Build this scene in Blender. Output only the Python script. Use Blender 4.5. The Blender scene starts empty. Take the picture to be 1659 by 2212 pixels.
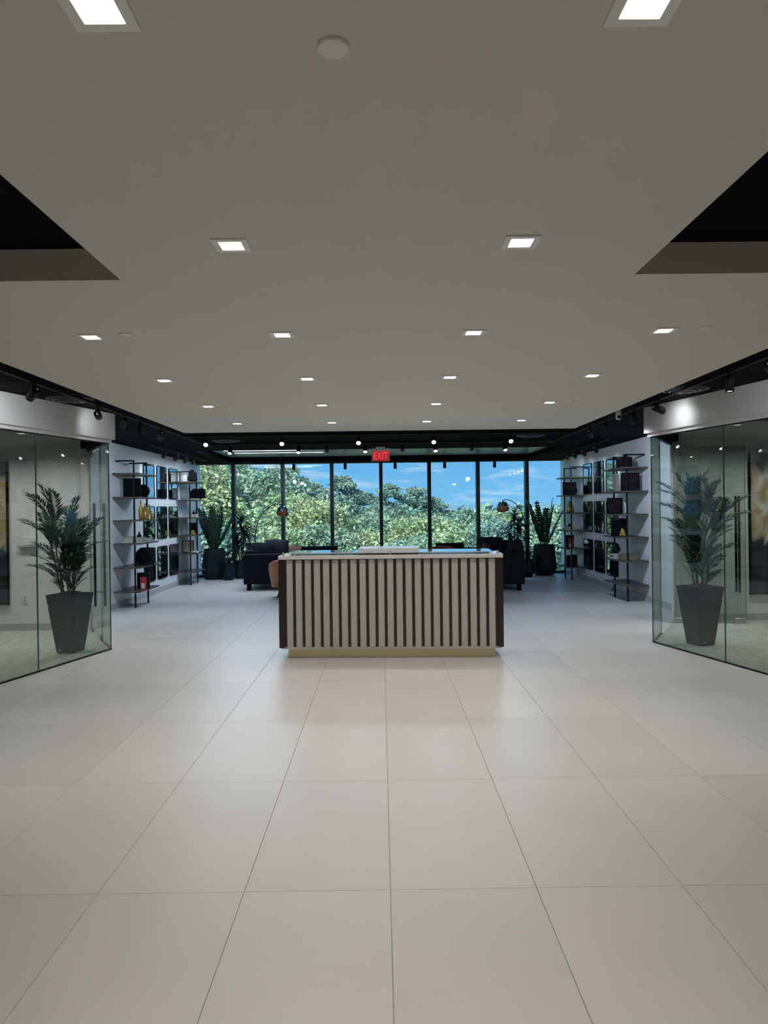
import bpy, bmesh, math, random
from mathutils import Vector, Matrix
PI = math.pi
random.seed(7)
S = bpy.context.scene
C = S.collection

# ---------------------------------------------------------------- camera, sky, sun, exposure
CAM_H = 1.589
cd = bpy.data.cameras.new('camera'); cam = bpy.data.objects.new('camera', cd); C.objects.link(cam)
cd.sensor_fit = 'HORIZONTAL'; cd.sensor_width = 36; cd.lens = 36*1564/1659; cd.clip_end = 3000
cam.matrix_world = (Matrix.Translation((0, 0, CAM_H)) @ Matrix.Rotation(-0.0043, 4, 'Z')
                    @ Matrix.Rotation(PI/2-0.0045, 4, 'X') @ Matrix.Rotation(-0.01245, 4, 'Z'))
S.camera = cam
S.view_settings.view_transform = 'Standard'; S.view_settings.look = 'None'
S.view_settings.gamma = 1; S.view_settings.use_curve_mapping = False
S.view_settings.exposure = 0.0
DOWN_W = 31.0      # watts of each square ceiling downlight
TRACK_W = 30.0     # watts of each track spot
w = bpy.data.worlds.new('sky'); S.world = w; w.use_nodes = True
nt = w.node_tree; nt.nodes.clear()
N = lambda k, t=nt: t.nodes.new(k)
out = N('ShaderNodeOutputWorld'); bg = N('ShaderNodeBackground'); bg.inputs[1].default_value = 1.25
tc = N('ShaderNodeTexCoord'); sep = N('ShaderNodeSeparateXYZ'); nt.links.new(tc.outputs['Generated'], sep.inputs[0])
rp = N('ShaderNodeValToRGB'); nt.links.new(sep.outputs[2], rp.inputs[0])
e = rp.color_ramp.elements
e[0].position = 0.0; e[0].color = (.21, .53, .86, 1)
e[1].position = .12; e[1].color = (.11, .38, .80, 1)
x = e.new(.6); x.color = (.15, .40, .90, 1)
mp = N('ShaderNodeMapping'); mp.inputs['Scale'].default_value = (5, 5, 34)
nt.links.new(tc.outputs['Generated'], mp.inputs[0])
nz = N('ShaderNodeTexNoise'); nz.inputs['Scale'].default_value = 2.2; nz.inputs['Detail'].default_value = 7; nz.inputs['Roughness'].default_value = .6
nt.links.new(mp.outputs[0], nz.inputs[0])
cr = N('ShaderNodeValToRGB'); cr.color_ramp.elements[0].position = .52; cr.color_ramp.elements[1].position = .82
cr.color_ramp.elements[0].color = (0, 0, 0, 1); cr.color_ramp.elements[1].color = (.8, .8, .8, 1)
nt.links.new(nz.outputs[0], cr.inputs[0])
mx = N('ShaderNodeMix'); mx.data_type = 'RGBA'; mx.inputs[7].default_value = (.85, .93, 1, 1)
nt.links.new(cr.outputs[0], mx.inputs[0]); nt.links.new(rp.outputs[0], mx.inputs[6])
nt.links.new(mx.outputs[2], bg.inputs[0]); nt.links.new(bg.outputs[0], out.inputs[0])
sd = bpy.data.lights.new('sun', 'SUN'); sd.energy = 11.5; sd.angle = .01; sd.color = (1, .95, .86)
sun = bpy.data.objects.new('sun', sd); C.objects.link(sun)
sun.rotation_euler = Vector((.55, .62, -.75)).to_track_quat('-Z', 'Y').to_euler()

# ---------------------------------------------------------------- materials
def srgb(r, g, b):
    f = lambda c: (c/255/12.92 if c/255 <= .04045 else ((c/255+.055)/1.055)**2.4)
    return (f(r), f(g), f(b), 1)
MATS = {}
def mat(name, col, rough=.5, metal=0, spec=.5, noise=0, nscale=8, stretch=(1, 1, 1), bump=0, rnd=0, coat=0):
    if name in MATS: return MATS[name]
    m = bpy.data.materials.new(name); m.use_nodes = True; t = m.node_tree; b = t.nodes['Principled BSDF']
    b.inputs['Base Color'].default_value = col; b.inputs['Roughness'].default_value = rough
    b.inputs['Metallic'].default_value = metal; b.inputs['Specular IOR Level'].default_value = spec
    b.inputs['Coat Weight'].default_value = coat
    if noise or bump or rnd:
        tcn = t.nodes.new('ShaderNodeTexCoord'); mpn = t.nodes.new('ShaderNodeMapping'); mpn.inputs['Scale'].default_value = stretch
        nn = t.nodes.new('ShaderNodeTexNoise'); nn.inputs['Scale'].default_value = nscale; nn.inputs['Detail'].default_value = 5
        t.links.new(tcn.outputs['Object'], mpn.inputs[0]); t.links.new(mpn.outputs[0], nn.inputs[0])
        hsv = t.nodes.new('ShaderNodeHueSaturation'); hsv.inputs['Color'].default_value = col
        mr = t.nodes.new('ShaderNodeMapRange'); mr.inputs['To Min'].default_value = 1-noise; mr.inputs['To Max'].default_value = 1+noise
        mr.inputs['From Min'].default_value = .3; mr.inputs['From Max'].default_value = .7
        t.links.new(nn.outputs[0], mr.inputs[0])
        last = mr.outputs[0]
        if rnd:
            oi = t.nodes.new('ShaderNodeObjectInfo'); mr2 = t.nodes.new('ShaderNodeMapRange')
            mr2.inputs['To Min'].default_value = 1-rnd; mr2.inputs['To Max'].default_value = 1+rnd
            t.links.new(oi.outputs['Random'], mr2.inputs[0])
            mm = t.nodes.new('ShaderNodeMath'); mm.operation = 'MULTIPLY'
            t.links.new(last, mm.inputs[0]); t.links.new(mr2.outputs[0], mm.inputs[1]); last = mm.outputs[0]
        t.links.new(last, hsv.inputs['Value']); t.links.new(hsv.outputs[0], b.inputs['Base Color'])
        if bump:
            bp = t.nodes.new('ShaderNodeBump'); bp.inputs['Strength'].default_value = bump; bp.inputs['Distance'].default_value = .01
            t.links.new(nn.outputs[0], bp.inputs['Height']); t.links.new(bp.outputs[0], b.inputs['Normal'])
    MATS[name] = m; return m
def emis(name, col, s):
    if name in MATS: return MATS[name]
    m = bpy.data.materials.new(name); m.use_nodes = True; b = m.node_tree.nodes['Principled BSDF']
    b.inputs['Base Color'].default_value = col; b.inputs['Emission Color'].default_value = col; b.inputs['Emission Strength'].default_value = s
    MATS[name] = m; return m
def glass(name, tint, ior=1.5, rough=0, refl=(1, 1, 1, 1)):
    m = bpy.data.materials.new(name); m.use_nodes = True; t = m.node_tree; t.nodes.clear()
    o = t.nodes.new('ShaderNodeOutputMaterial'); mix = t.nodes.new('ShaderNodeMixShader'); tr = t.nodes.new('ShaderNodeBsdfTransparent')
    gl = t.nodes.new('ShaderNodeBsdfGlossy'); fr = t.nodes.new('ShaderNodeFresnel'); fr.inputs[0].default_value = ior
    tr.inputs[0].default_value = tint; gl.inputs[0].default_value = refl; gl.inputs['Roughness'].default_value = rough
    ge = t.nodes.new('ShaderNodeNewGeometry'); mr = t.nodes.new('ShaderNodeMapRange'); mr.inputs['To Min'].default_value = ior; mr.inputs['To Max'].default_value = 1/ior
    t.links.new(ge.outputs['Backfacing'], mr.inputs[0]); t.links.new(mr.outputs[0], fr.inputs[0])   # same pane reflectance from both sides
    t.links.new(fr.outputs[0], mix.inputs[0]); t.links.new(tr.outputs[0], mix.inputs[1]); t.links.new(gl.outputs[0], mix.inputs[2])
    t.links.new(mix.outputs[0], o.inputs[0]); MATS[name] = m; return m
def leafmat(name, col, rnd=.2, transl=.25, rough=.5):
    m = bpy.data.materials.new(name); m.use_nodes = True; t = m.node_tree; t.nodes.clear()
    o = t.nodes.new('ShaderNodeOutputMaterial'); pb = t.nodes.new('ShaderNodeBsdfPrincipled'); tl = t.nodes.new('ShaderNodeBsdfTranslucent')
    mix = t.nodes.new('ShaderNodeMixShader'); mix.inputs[0].default_value = transl
    pb.inputs['Roughness'].default_value = rough
    oi = t.nodes.new('ShaderNodeObjectInfo'); tcn = t.nodes.new('ShaderNodeTexCoord'); nn = t.nodes.new('ShaderNodeTexNoise'); nn.inputs['Scale'].default_value = 1.3
    nn.inputs['Detail'].default_value = 4; t.links.new(tcn.outputs['Object'], nn.inputs[0])
    hsv = t.nodes.new('ShaderNodeHueSaturation'); hsv.inputs['Color'].default_value = col
    a = t.nodes.new('ShaderNodeMapRange'); a.inputs['To Min'].default_value = .5-rnd*.12; a.inputs['To Max'].default_value = .5+rnd*.12
    t.links.new(oi.outputs['Random'], a.inputs[0]); t.links.new(a.outputs[0], hsv.inputs['Hue'])
    b = t.nodes.new('ShaderNodeMapRange'); b.inputs['From Min'].default_value = .3; b.inputs['From Max'].default_value = .7
    b.inputs['To Min'].default_value = 1-rnd*1.6; b.inputs['To Max'].default_value = 1+rnd*1.8
    t.links.new(nn.outputs[0], b.inputs[0]); t.links.new(b.outputs[0], hsv.inputs['Value'])
    t.links.new(hsv.outputs[0], pb.inputs['Base Color']); t.links.new(hsv.outputs[0], tl.inputs[0])
    t.links.new(pb.outputs[0], mix.inputs[1]); t.links.new(tl.outputs[0], mix.inputs[2]); t.links.new(mix.outputs[0], o.inputs[0])
    MATS[name] = m; return m

M_ceil = mat('ceiling_paint', (.66, .63, .57, 1), .85)
M_black = mat('black_ceiling_paint', (.004, .0045, .006, 1), .9, spec=.06)
M_wall = mat('wall_paint', (.72, .72, .73, 1), .45, spec=.35)
M_soff = mat('soffit_paint', (.55, .54, .52, 1), .35, spec=.45)
M_tile = mat('porcelain_tile', (.56, .535, .50, 1), .40, spec=.5, noise=.035, nscale=1.3, bump=.02, rnd=.03)
M_grout = mat('grout', (.42, .40, .36, 1), .8)
M_carpet = mat('streaky_carpet', (.40, .41, .37, 1), .9, noise=.22, nscale=6, stretch=(5, .6, 1), bump=.3)
M_base = mat('baseboard_paint', (.42, .43, .44, 1), .5)
M_blackmetal = mat('black_metal', (.005, .006, .008, 1), .55, spec=.25)
M_mullion = mat('dark_bronze_mullion', (.012, .016, .022, 1), .4, metal=.3)
M_white = mat('white_plastic', (.75, .75, .74, 1), .4)
M_trimw = mat('fixture_white', (.82, .81, .78, 1), .45)
M_steel = mat('brushed_steel', (.45, .47, .46, 1), .35, metal=.9)
M_lens = emis('lit_lens', (1, .96, .9, 1), 9)
M_spotlens = emis('lit_spot_lens', (1, .97, .93, 1), 14)
M_glass = glass('green_tinted_glass', (.83, .875, .85, 1), 1.42)
M_glassedge = mat('glass_edge_green', (.02, .09, .07, 1), .15, spec=.8)
M_winglass = glass('window_glass', (.87, .93, .93, 1), 1.5)
M_mirror = mat('smoky_mirror', (.50, .56, .58, 1), .03, metal=1)
M_stone = mat('white_counter_stone', (.80, .79, .77, 1), .16, spec=.6, noise=.03, nscale=4)
M_panel = mat('light_grained_panel', (.55, .53, .515, 1), .4, noise=.10, nscale=30, stretch=(6, 6, .25))
M_fin = mat('dark_bronze_fin', (.045, .033, .024, 1), .35, metal=.5)
M_brass = mat('satin_brass', (.72, .65, .42, 1), .38, metal=.75)
M_deskglass = mat('back_painted_glass', (.55, .63, .66, 1), .04, spec=1.0, coat=1)
M_sofa = mat('charcoal_fabric', (.008, .012, .018, 1), .9, spec=.15, noise=.2, nscale=60, bump=.2)
M_pillow = mat('black_cushion_fabric', (.006, .008, .011, 1), .9, spec=.1, noise=.2, nscale=50)
M_pillow2 = mat('grey_cushion_fabric', (.016, .018, .022, 1), .9, spec=.15, noise=.2, nscale=50)
M_rust = mat('rust_cushion_fabric', (.12, .045, .03, 1), .85, noise=.2, nscale=50)
M_tan = mat('tan_leather', (.42, .17, .06, 1), .45, noise=.08, nscale=20)
M_redleather = mat('chestnut_leather', (.22, .06, .035, 1), .45, noise=.08, nscale=20)
M_planter = mat('graphite_planter', (.014, .020, .024, 1), .5, spec=.3)
M_pot = mat('blue_black_planter', (.005, .012, .020, 1), .55, spec=.25, noise=.1, nscale=10)
M_moss = mat('moss', (.045, .055, .03, 1), .95, noise=.5, nscale=40, bump=.6)
M_soil = mat('soil', (.03, .022, .015, 1), .95, noise=.4, nscale=40)
M_cane = mat('palm_cane', (.13, .14, .07, 1), .6, noise=.3, nscale=30)
M_palm = leafmat('palm_leaf', (.022, .060, .036, 1), .15, .2)
M_zz = leafmat('dark_glossy_leaf', (.012, .040, .022, 1), .15, .15, .35)
M_drac = leafmat('dracaena_leaf', (.012, .032, .022, 1), .15, .15, .4)
M_shelf = mat('dark_walnut_shelf', (.07, .055, .045, 1), .4, noise=.25, nscale=12, stretch=(1, 8, 8))
M_chrome = mat('chrome', (.8, .8, .82, 1), .05, metal=1)
M_shadein = mat('warm_shade_inside', (.75, .50, .32, 1), .3, metal=.6)

# ---------------------------------------------------------------- helpers
class B:
    def __init__(s): s.bm = bmesh.new()
    def box(s, x0, x1, y0, y1, z0, z1, mtx=None):
        vs = [s.bm.verts.new((x, y, z)) for x in (x0, x1) for y in (y0, y1) for z in (z0, z1)]
        for f in ((0, 1, 3, 2), (4, 6, 7, 5), (0, 4, 5, 1), (2, 3, 7, 6), (0, 2, 6, 4), (1, 5, 7, 3)):
            s.bm.faces.new([vs[i] for i in f])
        if mtx is not None:
            for v in vs: v.co = mtx @ v.co
        return s
    def prism(s, pts, z0, z1, mtx=None):
        a = [s.bm.verts.new((p[0], p[1], z0)) for p in pts]; b = [s.bm.verts.new((p[0], p[1], z1)) for p in pts]
        n = len(pts); s.bm.faces.new(a[::-1]); s.bm.faces.new(b)
        for i in range(n): s.bm.faces.new((a[i], a[(i+1) % n], b[(i+1) % n], b[i]))
        if mtx is not None:
            for v in a+b: v.co = mtx @ v.co
        return s
    def loft(s, rings, caps=True):
        R = [[s.bm.verts.new(p) for p in r] for r in rings]; n = len(R[0])
        for a, b in zip(R, R[1:]):
            for i in range(n): s.bm.faces.new((a[i], a[(i+1) % n], b[(i+1) % n], b[i]))
        if caps: s.bm.faces.new(R[0][::-1]); s.bm.faces.new(R[-1])
        return s
    def lathe(s, prof, cx=0, cy=0, n=20, caps=True):
        return s.loft([[(cx+r*math.cos(2*PI*i/n), cy+r*math.sin(2*PI*i/n), z) for i in range(n)] for r, z in prof], caps)
    def tube(s, pts, r, n=8, r1=None):
        pts = [Vector(p) for p in pts]; rings = []
        for i, p in enumerate(pts):
            d = (pts[min(i+1, len(pts)-1)]-pts[max(i-1, 0)]).normalized()
            a = d.cross(Vector((0, 0, 1)) if abs(d.z) < .9 else Vector((0, 1, 0))).normalized(); b = d.cross(a)
            rr = r if r1 is None else r+(r1-r)*i/(len(pts)-1)
            rings.append([tuple(p+(a*math.cos(2*PI*k/n)+b*math.sin(2*PI*k/n))*rr) for k in range(n)])
        return s.loft(rings)
    def face(s, pts): s.bm.faces.new([s.bm.verts.new(p) for p in pts]); return s
    def bevel(s, w=.01, seg=2):
        bmesh.ops.bevel(s.bm, geom=[e for e in s.bm.edges], offset=w, segments=seg, affect='EDGES', profile=.6, clamp_overlap=True); return s
    def sub(s, n=1, smooth=.5):
        bmesh.ops.subdivide_edges(s.bm, edges=s.bm.edges[:], cuts=n, use_grid_fill=True, smooth=smooth); return s
    def mesh(s, name, m, smooth=False, normals=True):
        if normals: bmesh.ops.recalc_face_normals(s.bm, faces=s.bm.faces)
        me = bpy.data.meshes.new(name); s.bm.to_mesh(me); s.bm.free(); me.materials.append(m)
        if smooth:
            for p in me.polygons: p.use_smooth = True
        return me
    def obj(s, name, m, parent=None, smooth=False, **k):
        return link(name, s.mesh(name, m, smooth), parent, **k)
def link(name, me, parent=None, **k):
    o = bpy.data.objects.new(name, me); C.objects.link(o)
    if parent is not None: o.parent = parent
    for a, b in k.items(): o[a] = b
    return o
def thing(name, label, cat, loc=(0, 0, 0), rz=0, group=None):
    o = bpy.data.objects.new(name, None); C.objects.link(o); o.location = loc; o.rotation_euler = (0, 0, rz)
    o.empty_display_size = .1
    return tag(o, label, cat, group)
def tag(o, label, cat, group=None):
    o['label'] = label; o['category'] = cat
    if group: o['group'] = group
    return o
def struct(o): o['kind'] = 'structure'; return o
def copy_tree(o, parent=None):
    c = o.copy(); C.objects.link(c); c.parent = parent
    for ch in list(o.children): copy_tree(ch, c)
    return c
def at(o, loc, rz=0): o.location = loc; o.rotation_euler = (0, 0, rz); return o
def spot(name, parent, loc, target, watts, size=1.2, blend=.8, rad=.04, col=(1, .955, .89)):
    l = bpy.data.lights.new(name, 'SPOT'); l.energy = watts; l.spot_size = size; l.spot_blend = blend; l.shadow_soft_size = rad; l.color = col
    o = bpy.data.objects.new(name, l); C.objects.link(o)
    o.location = loc; o.rotation_euler = (Vector(target)-Vector(loc)).to_track_quat('-Z', 'Y').to_euler()
    if parent is not None: o.parent = parent
    return o

# ---------------------------------------------------------------- setting
ZB, ZW = 2.725, 2.589      # black ceiling, white ceiling
WX, WY = 4.38, 17.3        # side walls, window plane
GC = (3.14, 8.38); HG = (3.90, 9.72); SL = .262    # glass corner, door hinge, slope of the glass front
RX = HG[0]+(WX-HG[0])      # corner of the wall behind the hinge
CY = HG[1]+(WX-HG[0])*1.34/.76
def gx(y): return GC[0]+(GC[1]-y)*SL
floor = struct(B().box(-9, 9, -3.4, 17.6, -.30, -.006).obj('floor', M_grout))
# porcelain tiles, each one a piece of the floor
TX, TY = .0205, 3.012
g = .0009
tile_me = B().box(-.305+g, .305-g, -.61+g, .61-g, -.02, 0).bevel(.0012, 1).mesh('tile', M_tile)
for j in range(-4, 12):
    yc = TY+1.22*j+.61
    for i in range(-9, 9):
        xc = TX+.61*i+.305
        lim = WX+.1 if yc-.61 > CY else (gx(yc-.61)+.05 if yc < GC[1] else WX)
        if abs(xc)-.305 > lim: continue
        if yc+.61 < 1.2 and abs(xc) > 3: continue
        y1 = min(yc+.61, WY-.03)-yc
        if y1 < .6:
            me = B().box(-.305+g, .305-g, -.61+g, y1-g, -.02, 0).mesh('tile', M_tile)
        else: me = tile_me
        o = link('tile', me, floor); o.location = (xc, yc, 0)

# ceilings
struct(B().prism([(-1.11, -3.4), (1.11, -3.4), (1.11, 3.13), (2.5, 3.13), (2.5, 9.28), (-2.5, 9.28), (-2.5, 3.13), (-1.11, 3.13)], ZW, ZW+.15).obj('ceiling', M_ceil))
b = B()
b.box(-9, 9, -3.4, 13.75, ZB, ZB+.3).box(-9, -3.5, 13.75, 16.9, ZB, ZB+.3).box(3.5, 9, 13.75, 16.9, ZB, ZB+.3).box(-9, 9, 16.9, 17.6, ZB, ZB+.3)
struct(b.obj('ceiling', M_black))
M_slat = mat('grey_metal_slat', (.30, .36, .38, 1), .28, metal=.6)
tray = struct(B().box(-3.5, 3.5, 13.75, 16.9, ZB+.16, ZB+.3).obj('ceiling', M_black))
slat_me = B().box(-3.49, 3.49, -.085, .085, 0, .05).bevel(.008, 1).mesh('slat', M_slat)
for i in range(15):
    o = link('slat', slat_me, tray); o.location = (0, 13.86+i*.21, ZB+.10)
# three slim light lines in the slatted tray
for i, (xa, xb, y, lb) in enumerate(((-3.3, -1.9, 14.15, 'nearest'), (-3.2, -1.6, 14.78, 'middle'), (-3.1, -1.2, 15.41, 'farthest'))):
    t = thing('linear_light', f'slim white linear light in the grey slatted ceiling at far left, {lb} of three', 'ceiling light', ((xa+xb)/2, y, ZB+.095))
    B().box(-(xb-xa)/2, (xb-xa)/2, -.025, .025, -.012, .004).obj('housing', M_white, t)
    B().box(-(xb-xa)/2+.01, (xb-xa)/2-.01, -.018, .018, -.016, -.012).obj('diffuser', emis('line_lens', (.9, .95, 1, 1), 2.6), t)
    l = bpy.data.lights.new('lamp', 'AREA'); l.shape = 'RECTANGLE'; l.size = xb-xa; l.size_y = .04; l.energy = 30; l.color = (.66, .82, 1); lo = bpy.data.objects.new('lamp', l); C.objects.link(lo); lo.parent = t; lo.location = (0, 0, -.02)
# walls
for s, side in ((-1, 'left'), (1, 'right')):
    struct(B().box(min(s*WX, s*(WX+.2)), max(s*WX, s*(WX+.2)), CY, WY+.3, -.02, ZB).obj('wall_'+side, M_wall))
    # short slanted wall from the door hinge to the side wall
    dx, dy = .76, 1.34; L = math.hypot(dx, dy); nx, ny = dy/L*.12, -dx/L*.12
    p = [(s*HG[0], HG[1]), (s*WX, CY), (s*(WX+.1), CY), (s*(WX+.1), CY-.25), (s*(HG[0]+nx), HG[1]+.001)]
    struct(B().prism(p, -.02, ZB).obj('wall_'+side, M_wall))
    # wall at the back of the small glass room
    yb = 9.80 if s < 0 else 9.86
    struct(B().box(min(s*4.0, s*9), max(s*4.0, s*9), yb, yb+.12, -.02, ZB).obj('wall_'+side, M_wall))
    struct(B().box(min(s*4.03, s*9), max(s*4.03, s*9), yb-.012, yb, 0, .10).obj('baseboard_'+side, M_base))
    struct(B().box(min(s*(WX-.012), s*WX), max(s*(WX-.012), s*WX), CY+.02, WY-.05, 0, .10).obj('baseboard_'+side, M_base))
    # outer walls out of view
    struct(B().prism([(s*gx(4.6), 4.6), (s*gx(-3.4), -3.4), (s*(gx(-3.4)+.2), -3.4), (s*(gx(4.6)+.2), 4.6)], -.02, ZB).obj('wall_'+side, M_wall))
    struct(B().box(min(s*8.8, s*9), max(s*8.8, s*9), -3.4, 10, -.02, ZB).obj('wall_'+side, M_wall))
    struct(B().prism([(s*(gx(4.6)+.02), 4.6), (s*8.9, 4.6), (s*8.9, 4.7), (s*(gx(4.7)+.02), 4.7)], -.02, ZB).obj('wall_'+side, M_wall))
    # carpet of the small room
    struct(B().prism([(s*GC[0], GC[1]), (s*HG[0], HG[1]), (s*HG[0], yb), (s*8.8, yb), (s*8.8, 4.7), (s*gx(4.7), 4.7)], -.004, .004).obj('floor', M_carpet))
    # white soffit above the glass
    o1 = .06; cx = GC[0]-o1-.01
    def ox(y, d): return cx+(GC[1]-y)*SL+d
    struct(B().prism([(s*ox(GC[1]+.02, 0), GC[1]+.02), (s*ox(4.6, 0), 4.6), (s*ox(4.6, .22), 4.6), (s*ox(GC[1]+.02, .22), GC[1]+.02)], 2.425, ZB-.002).obj('trim_%d' % (1 if s < 0 else 2), M_soff))
    # lower lip of the soffit, set back
    struct(B().prism([(s*ox(GC[1]+.01, .035), GC[1]+.01), (s*ox(4.6, .035), 4.6), (s*ox(4.6, .15), 4.6), (s*ox(GC[1]+.01, .15), GC[1]+.01)], 2.385, 2.425).obj('trim_%d' % (3 if s < 0 else 4), M_soff))
    # black bulkhead above the return glass
    struct(B().prism([(s*(GC[0]+.0), GC[1]+.03), (s*HG[0], HG[1]), (s*(HG[0]+.1), HG[1]-.03), (s*(GC[0]+.16), GC[1]+.03)], 2.44, ZB-.002).obj('trim_%d' % (5 if s < 0 else 6), M_black))
struct(B().box(-9, 9, -3.6, -3.4, -.02, ZB+.2).obj('wall_rear', M_wall))

# glass fronts of the two small rooms
def pane(parent, a, b_, z0, z1, name='pane'):
    (x0, y0), (x1, y1) = a, b_; L = math.hypot(x1-x0, y1-y0)
    o = B().box(0, L, -.006, .006, z0, z1).obj(name, M_glass, parent); o.location = (x0, y0, 0); o.rotation_euler = (0, 0, math.atan2(y1-y0, x1-x0))
    for u in (0, L):   # polished green edge
        q = B().box(u-.002 if u else -.003, u+.003 if u else .002, -.0065, .0065, z0, z1).obj('glass_edge', M_glassedge, parent); q.location = (x0, y0, 0); q.rotation_euler = o.rotation_euler
    return o
def rail(parent, a, b_, z0, z1, w_=.018):
    (x0, y0), (x1, y1) = a, b_; L = math.hypot(x1-x0, y1-y0)
    o = B().box(0, L, -w_/2, w_/2, z0, z1).obj('channel', M_blackmetal, parent); o.location = (x0, y0, 0); o.rotation_euler = (0, 0, math.atan2(y1-y0, x1-x0))
def lerp(a, b_, t): return (a[0]+(b_[0]-a[0])*t, a[1]+(b_[1]-a[1])*t)
for s, n, side in ((-1, 1, 'left'), (1, 2, 'right')):
    wn = bpy.data.objects.new('window_%d' % n, None); C.objects.link(wn); wn['kind'] = 'structure'
    A = (s*GC[0], GC[1]); J = (s*gx(7.24), 7.24); K = (s*gx(5.9), 5.9); K2 = (s*gx(4.62), 4.62)
    for p, q in ((A, J), (J, K), (K, K2)): pane(wn, p, q, .012, 2.385)
    rail(wn, A, K2, 0, .014); rail(wn, A, K2, 2.375, 2.386)
    H = (s*HG[0], HG[1]); F = lerp(A, H, .40)
    pane(wn, A, F, .012, 2.385); rail(wn, A, F, 0, .014)
    rail(wn, A, H, 2.40, 2.44, .05)
    # the frameless door
    dr = bpy.data.objects.new('door_%d' % n, None); C.objects.link(dr); dr['kind'] = 'structure'
    if s < 0: ang = math.atan2(F[1]-H[1], F[0]-H[0])
    else: ang = math.atan2(9.60-H[1], .94)
    dr.location = (H[0], H[1], 0) if s < 0 else (H[0]+.03, H[1]-.01, 0); dr.rotation_euler = (0, 0, ang)
    W = .915
    B().box(.01, W, -.006, .006, .012, 2.37).obj('pane', M_glass, dr)
    for u in (.01, W): B().box(u-.002, u+.002, -.0065, .0065, .012, 2.37).obj('glass_edge', M_glassedge, dr)
    for (u0, u1) in ((.0, .16), (W-.15, W)):
        B().box(u0, u1, -.016, .016, .004, .075).bevel(.003, 1).obj('patch_fitting', M_steel, dr)
    B().box(0, .19, -.018, .018, 2.32, 2.40).bevel(.003, 1).obj('patch_fitting', M_steel, dr)
    for sd_ in (-1, 1):
        h = B().tube([(W-.10, sd_*.06, .42), (W-.10, sd_*.06, 1.70)], .016, 10).obj('handle', M_blackmetal, dr, True)
    for z in (.60, 1.52): B().tube([(W-.10, -.06, z), (W-.10, .06, z)], .008, 8).obj('handle_standoff', M_steel, dr)

# window wall
win = bpy.data.objects.new('window_3', None); C.objects.link(win); win['kind'] = 'structure'
mx_ = [-3.515, -2.34, -1.165, .01, 1.165, 2.33, 3.50]
xs = [-WX]+mx_+[WX]
for a, b_ in zip(xs, xs[1:]):
    B().box(a+.03, b_-.03, WY+.06, WY+.085, .06, 2.72).obj('pane', M_winglass, win)
for x_ in mx_: B().box(x_-.042, x_+.042, WY-.04, WY+.16, .04, 2.72).bevel(.006, 1).obj('mullion', M_mullion, win)
B().box(-WX, WX, WY-.03, WY+.15, -.02, .06).obj('sill', M_mullion, win)
B().box(-WX, WX, WY-.03, WY+.15, 2.69, ZB).obj('head_frame', M_mullion, win)

# ---------------------------------------------------------------- ceiling fixtures
rows = [('row nearest the camera', 1.44), ('second row from the camera', 2.73), ('third row from the camera', 4.13), ('fourth row from the camera', 5.525), ('fifth row from the camera', 6.92), ('farthest row by the desk', 8.32)]
def square_ring(b, ro, ri, z0, z1):
    b.loft([[(-ro, -ro, z1), (ro, -ro, z1), (ro, ro, z1), (-ro, ro, z1)], [(-ro, -ro, z0), (ro, -ro, z0), (ro, ro, z0), (-ro, ro, z0)],
            [(-ri, -ri, z0), (ri, -ri, z0), (ri, ri, z0), (-ri, ri, z0)], [(-ri, -ri, z1), (ri, -ri, z1), (ri, ri, z1), (-ri, ri, z1)]], False)
b = B(); square_ring(b, .066, .042, -.006, .0); trim_me = b.mesh('trim_ring', M_trimw)
lens_me = B().box(-.042, .042, -.042, .042, -.004, -.001).mesh('lens', M_lens)
cols = {-1.636: 'outer left column', -.549: 'inner left column', .54: 'inner right column', 1.626: 'outer right column'}
def downlight(x_, y_, lab, z_=ZW, watts=DOWN_W):
    t = thing('recessed_downlight', lab, 'ceiling light', (x_, y_, z_))
    link('trim_ring', trim_me, t); link('lens', lens_me, t)
    spot('lamp', t, (0, 0, -.012), (0, 0, -1), watts, 2.35, 1.0, .035)
for r, (rn, y_) in enumerate(rows):
    for x_, cn in cols.items():
        if r < 2 and abs(x_) > 1: continue
        xx = x_*1.0
        downlight(xx, y_, f'square white recessed downlight, {rn}, {cn}')
for y_, yn in ((.1, 'overhead'), (-1.3, 'behind the camera')):
    for x_, xn in ((-.549, 'left'), (.54, 'right')): downlight(x_, y_, f'square recessed downlight {yn}, out of the frame at {xn}', ZW, 48)
for s, sn in ((-1, 'left'), (1, 'right')):
    for x_, y_, yn in ((4.35, 9.0, 'nearest the door'), (5.3, 9.0, 'nearest the painting'), (4.7, 7.6, 'nearest the glass')):
        downlight(s*x_, y_, f'square downlight in the small {sn} glass room, {yn}', ZB, 75)
for x_, y_, lab, r_ in ((-.09, 1.57, 'large round white cover disc on the ceiling between the two nearest downlights', .0365), (-1.42, 4.08, 'small round white ceiling disc right of the left downlight in the third row', .036),
                    (1.84, 4.07, 'small round white ceiling disc right of the right outer downlight in the third row', .036), (-1.46, 7.02, 'tiny white ceiling disc in the fifth downlight row on the left', .036), (1.89, 6.92, 'tiny white ceiling disc in the fifth downlight row on the right', .036)):
    tag(at(B().lathe([(r_, 0), (r_, -.004), (r_-.003, -.007), (.001, -.008)], n=32).obj('cover_disc', M_white, smooth=False), (x_, y_, ZW)), lab, 'ceiling cover')
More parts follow.
